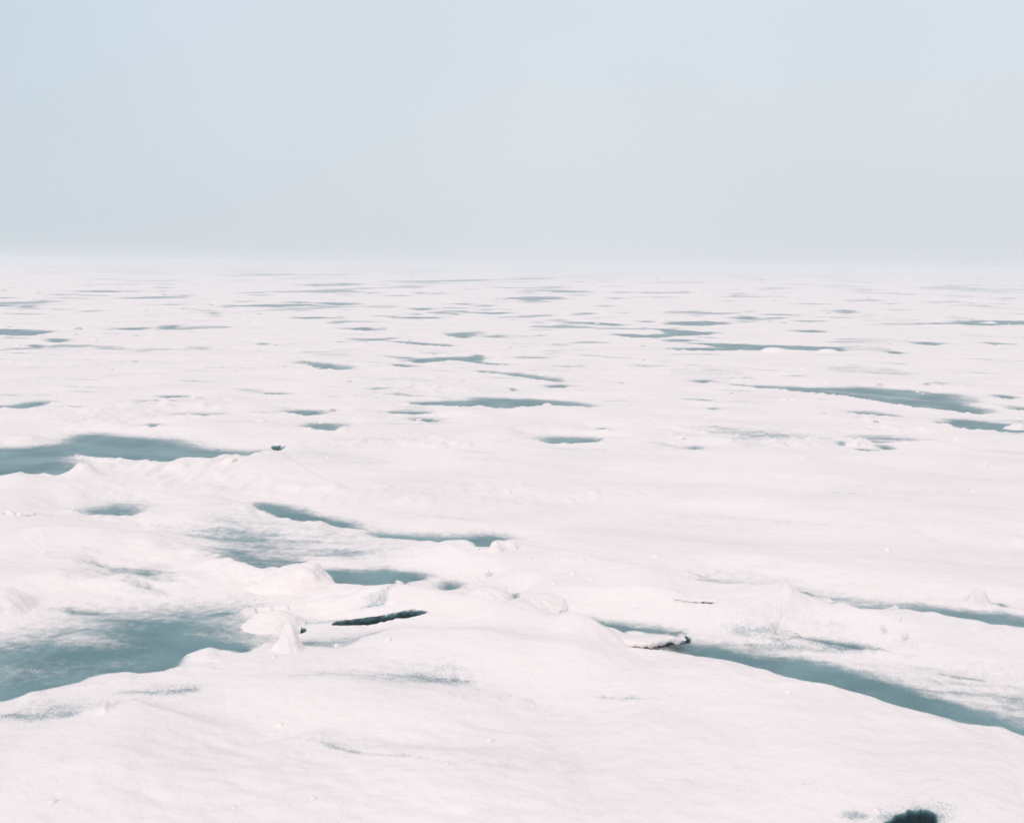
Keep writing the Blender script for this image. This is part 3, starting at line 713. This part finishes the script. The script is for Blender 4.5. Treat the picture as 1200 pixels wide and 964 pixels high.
def lump(label, u, v, wpx, hpx, kind='boss', depth=0.8, seed=1, mat=None, name='snow_lump', cat='snow lump', rot=0.0, group=None, mesh=None, subdiv=4, sink=0.12):
    x, y = unproj(u, v, 0.03)
    for _ in range(3):
        z = height_at(float(x), float(y)); x, y = unproj(u, v, z)
    x, y = float(x), float(y)
    k = math.hypot(x, y) / FPX
    W = wpx * k; H = hpx * k
    me = mesh or lump_mesh(kind, seed, subdiv)
    o = bpy.data.objects.new(name, me)
    if not me.materials: me.materials.append(mat or M_lump)
    o.scale = (W / 2, W / 2 * depth, H)
    o.location = (x, y + W / 2 * depth * 0.5, z - H * sink)
    o.rotation_euler = (0, 0, rot)
    if mesh is not None:                                   # let it sink to the lowest snow under it
        r = W * 0.3
        cx, cy = o.location.x, y
        o.location.y = cy
        o.location.z = float(ground_at([cx, cx - r, cx + r, cx, cx], [cy, cy, cy, cy - r, cy + r]).min()) - H * sink
    if mesh is None:                                       # seat it: the foot follows the snow it stands on
        n = len(me.vertices); co = np.empty(n * 3); me.vertices.foreach_get('co', co); co = co.reshape(-1, 3)
        ca, sa = math.cos(rot), math.sin(rot)
        lx, ly = co[:, 0] * o.scale[0], co[:, 1] * o.scale[1]
        gz = np.maximum(ground_at(o.location.x + lx * ca - ly * sa, o.location.y + lx * sa + ly * ca), z - 0.5 * H)
        dz = (gz - z) * (1 - 0.6 * np.clip(co[:, 2], 0, 1))
        co[:, 2] += dz / H
        me.vertices.foreach_set('co', co.astype(np.float32).ravel()); me.update()
    C.objects.link(o)
    tag(o, label, cat, group)
    return o

lump('upright blunt snow cone at the tip of the biggest pool', 335, 762, 36, 34, 'cone', 0.9, 3, name='snow_cone', cat='snow cone', subdiv=5)
lump('rough rounded snow clump overhanging the biggest pool, behind the cone', 318, 738, 64, 21, 'boss', 0.8, 5, subdiv=5)
lump('steep-sided snow wedge rising before the clean dark pool', 338, 686, 96, 27, 'wedge', 0.7, 8, name='snow_wedge', cat='snow wedge', subdiv=5)
lump('round snow knob, the bigger one of a pair by the level pool', 581, 645, 15, 13, 'boss', 0.9, 11, name='snow_mound', cat='snow mound')
lump('flatter snow knob beside the bigger round knob', 598, 644, 17, 11, 'boss', 0.9, 12, name='snow_mound', cat='snow mound')
lump('sharp little snow peak before the streaky dusted pool', 918, 706, 100, 19, 'peak', 0.5, 15, name='snow_peak', cat='snow peak', subdiv=5)
lump('small tilted snow cone beside a dark nick of ice', 1148, 711, 30, 22, 'cone', 0.9, 19, name='snow_cone', cat='snow cone')
lump('crumbly snow tip crowning the speckled bank', 1050, 720, 30, 9, 'peak', 0.8, 21)
lump('long smooth snow hump at the field edge beside the biggest pool', -14, 716, 74, 22, 'boss', 0.9, 23, name='snow_hump', cat='snow hump', subdiv=5)
lump('smooth rounded snow boss beside the thumbnail-sized hole', 576, 702, 52, 12, 'boss', 0.9, 27, name='snow_boss', cat='snow boss', subdiv=5)
lump('low pocked snow boss near the start of the thin dark lead', 636, 711, 60, 9, 'chunk', 0.9, 28, name='snow_boss', cat='snow boss', subdiv=5)
lump('small white lump lying in the clean dark pool', 467, 686, 15, 7, 'chunk', 0.9, 31)
lump('tiny white knob on the rim of the spindle-shaped pool', 641, 478, 14, 6, 'boss', 0.9, 33, name='snow_mound', cat='snow mound')
lump('small white lump sitting in a short dark pool', 491, 494, 9, 4, 'chunk', 0.9, 35)
lump('snow boss with three dark slots at its foot', 1003, 523, 34, 8, 'chunk', 0.9, 37, name='snow_boss', cat='snow boss')
lump('crusted block over a dark crack, first of two at the field edge', 10, 602, 17, 6, 'chunk', 0.9, 39, name='ice_block', cat='ice block')
lump('crusted block over a dark crack, farther in from the field edge', 28, 602, 19, 6, 'chunk', 0.9, 40, name='ice_block', cat='ice block')
lump('pointed snow tuft on the nearest drift crest', 122, 836, 20, 12, 'peak', 0.9, 43)
lump('ragged black stone of dark ice on a shallow pool rim', 390, 482, 10, 3.5, 'chunk', 0.9, 47, M_shaded, 'ice_block', 'ice block')
lump('small heap of grey ice on the far rim of the hooked pool', 356, 425, 13, 3, 'chunk', 0.9, 48, M_shaded, 'ice_block', 'ice block')
lump('white raft of snow in the long distant pool', 1160, 379, 18, 2.5, 'chunk', 0.9, 49)
lump('snow lump jutting into the broad flat pool below the curving pool', 1192, 503, 22, 7, 'wedge', 0.9, 50)
lump('bumpy snow lump at the tip where the bent pool ends in snow', 268, 541, 22, 7, 'chunk', 0.9, 51)
lump('snow lump on the near rim of the knife-shaped lead', 908, 412, 28, 5, 'boss', 0.9, 52)
lump('second low snow lump along the knife-shaped lead', 972, 413, 24, 4, 'boss', 0.9, 53)
lump('brownish lump on the snow above the curving pool', 1030, 452, 11, 3, 'chunk', 0.9, 54, M_shaded, 'ice_block', 'ice block')
lump('dark speck of ice high above the blunt end of the curving pool', 1087, 451, 8, 3, 'chunk', 0.9, 55, M_shaded, 'ice_block', 'ice block')
lump('grey ice heap beside the slim scalloped pool', 90, 386, 11, 2.5, 'chunk', 0.9, 56, M_shaded, 'ice_block', 'ice block')
lump('small crust of ice on the bank of the speckled drift', 1053, 728, 10, 6, 'chunk', 0.9, 57, M_lump, 'snow_clod', 'snow clod')

# clods on the near snow, one label each by what lies near them
CLODS = [
    ('little snow clod on the speckled bank, topmost of its scatter', 1060, 742, 9), ('snow clod at the foot of the speckled bank', 1072, 757, 10),
    ('snow clod low on the speckled bank near the slim sliver', 1050, 752, 9), ('snow clod just before the long thin lead behind the bank', 1035, 733, 8),
    ('snow clod beside the smooth drift over the thin dark lead', 905, 726, 12), ('lone grey snow clod on the near drift below the biggest pool', 327, 850, 13),
    ('lone pitted snow clod on the nearest open snow', 575, 868, 14), ('tiny clod farthest down on the nearest open snow', 524, 895, 6),
    ('small clod at the bottom of the nearest snow', 367, 937, 12), ('tiny clod on the near snow beside the drift crest', 274, 946, 8),
    ('faint clod low in the near snow under the drift crest', 60, 941, 14), ('small clod on the bank below the slanting lead', 923, 812, 12),
    ('clod on the wide snow above the sharp little peak', 768, 653, 11), ('dull clod on the wide snow over the streaky pool', 683, 658, 9),
    ('clod on the rough ice beside the oval pool', 570, 668, 10), ('clod perched on the edge of the black water hole', 1028, 952, 14),
    ('upright black-shadowed clod above the black water hole', 1078, 915, 6), ('clod at the start of the smooth drift by the cone', 320, 770, 12),
    ('clod lying on the drift crest past the cone', 395, 758, 12), ('flat clod where the drift past the cone turns', 455, 752, 14),
    ('clod on smooth snow above the level pool', 375, 584, 8), ('second clod on smooth snow above the level pool', 398, 590, 8),
    ('pinkish clod on the snow past the broad bent pool', 385, 537, 9), ('clod by itself on the wide snow over the level pool', 646, 603, 9),
    ('clod on the wide smooth snow beyond the teardrop pool', 596, 576, 10), ('clod beside the solitary oval pool', 940, 537, 8),
    ('clod past the solitary oval pool', 955, 545, 7), ('clod on the snow before the broad flat pool', 1155, 545, 10),
    ('clod at the field edge past the broad flat pool', 1140, 577, 12), ('clod on the snow over the thin long lead', 1040, 646, 12),
]
for i, (lab, u, v, wd) in enumerate(CLODS):
    lump(lab, u, v, wd * 0.9, wd * 0.42, 'chunk', 0.9, 100 + i, M_lump, 'snow_clod', 'snow clod', rot=i * 1.3, subdiv=3, sink=0.2)

CRUMBS = [lump_mesh('chunk', 500 + i, 3) for i in range(5)]
for m in CRUMBS: m.materials.append(M_lump)
rc = random.Random(21)
for i in range(46):                                        # crumbled snow on the rough rise past the long lip
    u = rc.gauss(612, 62); v = 672 + (u - 612) * 0.16 + rc.gauss(0, 17)
    if not (520 < u < 760 and 640 < v < 722): continue
    sz = rc.uniform(3.5, 9.5)
    lump('small crumbled snow clod on the rough rise past the long thin lip', u, v, sz, sz * rc.uniform(0.3, 0.5), mesh=rc.choice(CRUMBS), depth=rc.uniform(0.7, 1.2),
         rot=rc.uniform(0, 6.3), name='snow_crumb', cat='snow clod', group='crumbled snow clods on the rough rise')

# the scatter of ice chunks over the middle and far field
CHUNKS = [lump_mesh('chunk', 200 + i, 3) for i in range(6)] + [lump_mesh('boss', 300 + i, 3) for i in range(3)]
CH_SHADED = [lump_mesh('chunk', 400 + i, 3) for i in range(5)]
for m in CHUNKS: m.materials.append(M_lump)
for m in CH_SHADED: m.materials.append(M_shaded)
for i in range(280):
    t = rnd.random() ** 2.2
    u = rnd.uniform(-30, 1230); v = 320 + 190 * t + (u - 600) * ROLL
    shaded = rnd.random() < 0.5 * (1 - t)
    sz = rnd.uniform(2.0, 6.0) + 8 * t * rnd.random()
    hp = sz * rnd.uniform(0.16, 0.32)
    lump('small grey ice chunk scattered on the distant snow' if shaded else 'small white snow chunk scattered on the distant snow', u, v, sz, hp, mesh=rnd.choice(CH_SHADED if shaded else CHUNKS),
         depth=rnd.uniform(0.7, 1.3), rot=rnd.uniform(0, 6.3), name='ice_chunk' if shaded else 'snow_chunk', cat='ice chunk' if shaded else 'snow chunk',
         group='grey ice chunks on the distant snow' if shaded else 'white snow chunks on the distant snow')

def slab(label, far_pts, near_pts, lift, th, seed, name='snow_lip', cat='snow lip', floor=0.05):
    """a lip of packed snow: its far edge runs into the snow, its near edge juts out over the hollow in front of it"""
    def resample(p, n):
        p = chaikin(p, 2, False); L = np.concatenate([[0], np.cumsum(np.hypot(*np.diff(p, axis=0).T))])
        tt = np.linspace(0, L[-1], n)
        return np.stack([np.interp(tt, L, p[:, 0]), np.interp(tt, L, p[:, 1])], 1)
    n, m = 90, 14
    fa, ne = resample(far_pts, n), resample(near_pts, n)
    def ground(p, zo):
        z = np.full(len(p), 0.08)
        for _ in range(6):
            x, y = unproj(p[:, 0], p[:, 1], z); g = np.maximum(field(x, y, -3)[0], floor)
            g = np.convolve(np.pad(g, 7, 'edge'), np.ones(15) / 15, 'valid')
            z = 0.4 * z + 0.6 * (g + zo)
        x, y = unproj(p[:, 0], p[:, 1], z)
        return x, y, z
    ends = sstep(0, 0.14, np.linspace(0, 1, n)) * sstep(0, 0.14, 1 - np.linspace(0, 1, n))
    x0, y0, z0 = ground(fa, -0.015)
    z0 = np.clip(ground_at(x0, y0) - 0.015, z0 - (0.10 if floor < 0.1 else 0.03), z0)
    x1, y1, z1 = ground(ne, -0.012 + lift * ends)
    rag = 0.010 * fbm(np.linspace(0, 9, n), np.full(n, seed * 1.7), 4, seed)
    y1 = y1 - rag
    z1 = z0 + (z1 - z0) * sstep(0, 0.22, np.linspace(0, 1, n)) * sstep(0, 0.22, 1 - np.linspace(0, 1, n))
    c = np.array([x1.mean(), y1.mean(), z1.mean() - th])
    rows = [(x0, y0 + 0.02, z0 - 0.05), (x0, y0 + 0.01, z0 - 0.02)]
    for k in range(m):                                     # the top, swelling a little towards the lip
        f = k / (m - 1)
        x = x0 + (x1 - x0) * f; y = y0 + (y1 - y0) * f
        z = z0 + (z1 - z0) * (f ** 1.4) + 0.010 * ends * math.sin(math.pi * f) + 0.005 * fbm(x * 14, y * 14, 3, seed + 3)
        rows.append((x, y, z))
    tn = th * (0.12 + 0.88 * ends) * (1 + 0.5 * fbm(np.linspace(0, 9, n), np.full(n, seed * 2.3), 3, seed + 9))
    for dy, dz in ((-0.012, 0.22), (-0.014, 0.5), (-0.004, 0.8), (0.02, 1.0), (0.07, 1.02), (0.2, 0.95)):
        rows.append((x1, y1 + dy + 0.010 * fbm(x1 * 30, y1 * 0 + dz * 3, 2, seed + 5), rows[m + 1][2] - dz * tn))
    V = np.concatenate([np.stack(r, 1) for r in rows]) - c
    R = len(rows)
    F = [(k * n + j, k * n + j + 1, (k + 1) * n + j + 1, (k + 1) * n + j) for k in range(R - 1) for j in range(n - 1)]
    F += [((R - 1) * n + j, (R - 1) * n + j + 1, j + 1, j) for j in range(n - 1)]
    me = bpy.data.meshes.new(name); me.from_pydata(V.tolist(), [], F); me.update()
    bm = bmesh.new(); bm.from_mesh(me)
    bmesh.ops.holes_fill(bm, edges=bm.edges, sides=0)
    bmesh.ops.recalc_face_normals(bm, faces=bm.faces); bm.to_mesh(me); bm.free()
    me.polygons.foreach_set('use_smooth', np.ones(len(me.polygons), bool))
    me.materials.append(M_lump)
    o = bpy.data.objects.new(name, me); o.location = c; C.objects.link(o)
    tag(o, label, cat)
    return o

slab('long thin lip of snow over a black crack, past the snow cone',
     [(368, 722), (395, 715), (450, 708), (500, 705), (522, 711)], [(372, 725), (390, 725), (425, 722), (450, 718), (470, 714), (500, 708), (522, 711)], 0.014, 0.018, 3)
slab('overhanging snow lip between the thin lead and the long slanting lead',
     [(712, 743), (730, 740), (765, 738), (785, 739), (804, 743)], [(716, 747), (740, 751), (758, 752), (780, 747), (796, 745), (804, 743)], 0.006, 0.045, 5, floor=0.12)
slab('tilted snow lip before the streaky pool', [(782, 698), (800, 694), (825, 695), (850, 703)], [(784, 699), (800, 701), (822, 703), (848, 704)], 0.02, 0.02, 7)
slab('small snow lip at the end of the sharp snow peak', [(938, 702), (955, 697), (975, 698), (990, 704)], [(940, 705), (955, 705), (972, 704), (988, 704)], 0.02, 0.02, 9)

# ------------------------------------------------------------------ the air
bm = bmesh.new()
bmesh.ops.create_cube(bm, size=1.0)
for v in bm.verts:
    v.co = (v.co.x * 9200, v.co.y * 9200, -1.3 if v.co.z < 0 else 4.5)
me = bpy.data.meshes.new('haze'); bm.to_mesh(me); bm.free()
M_haze = bpy.data.materials.new('haze_air'); M_haze.use_nodes = True
nt = M_haze.node_tree; nt.nodes.clear()
ho = nt.nodes.new('ShaderNodeOutputMaterial'); hv = nt.nodes.new('ShaderNodeVolumePrincipled')
hv.inputs['Color'].default_value = (0.87, 0.905, 0.925, 1)
hv.inputs['Density'].default_value = 0.0033
hv.inputs['Anisotropy'].default_value = 0.0
nt.links.new(hv.outputs[0], ho.inputs['Volume'])
me.materials.append(M_haze)
o = bpy.data.objects.new('haze', me); C.objects.link(o)
tag(o, kind='stuff')
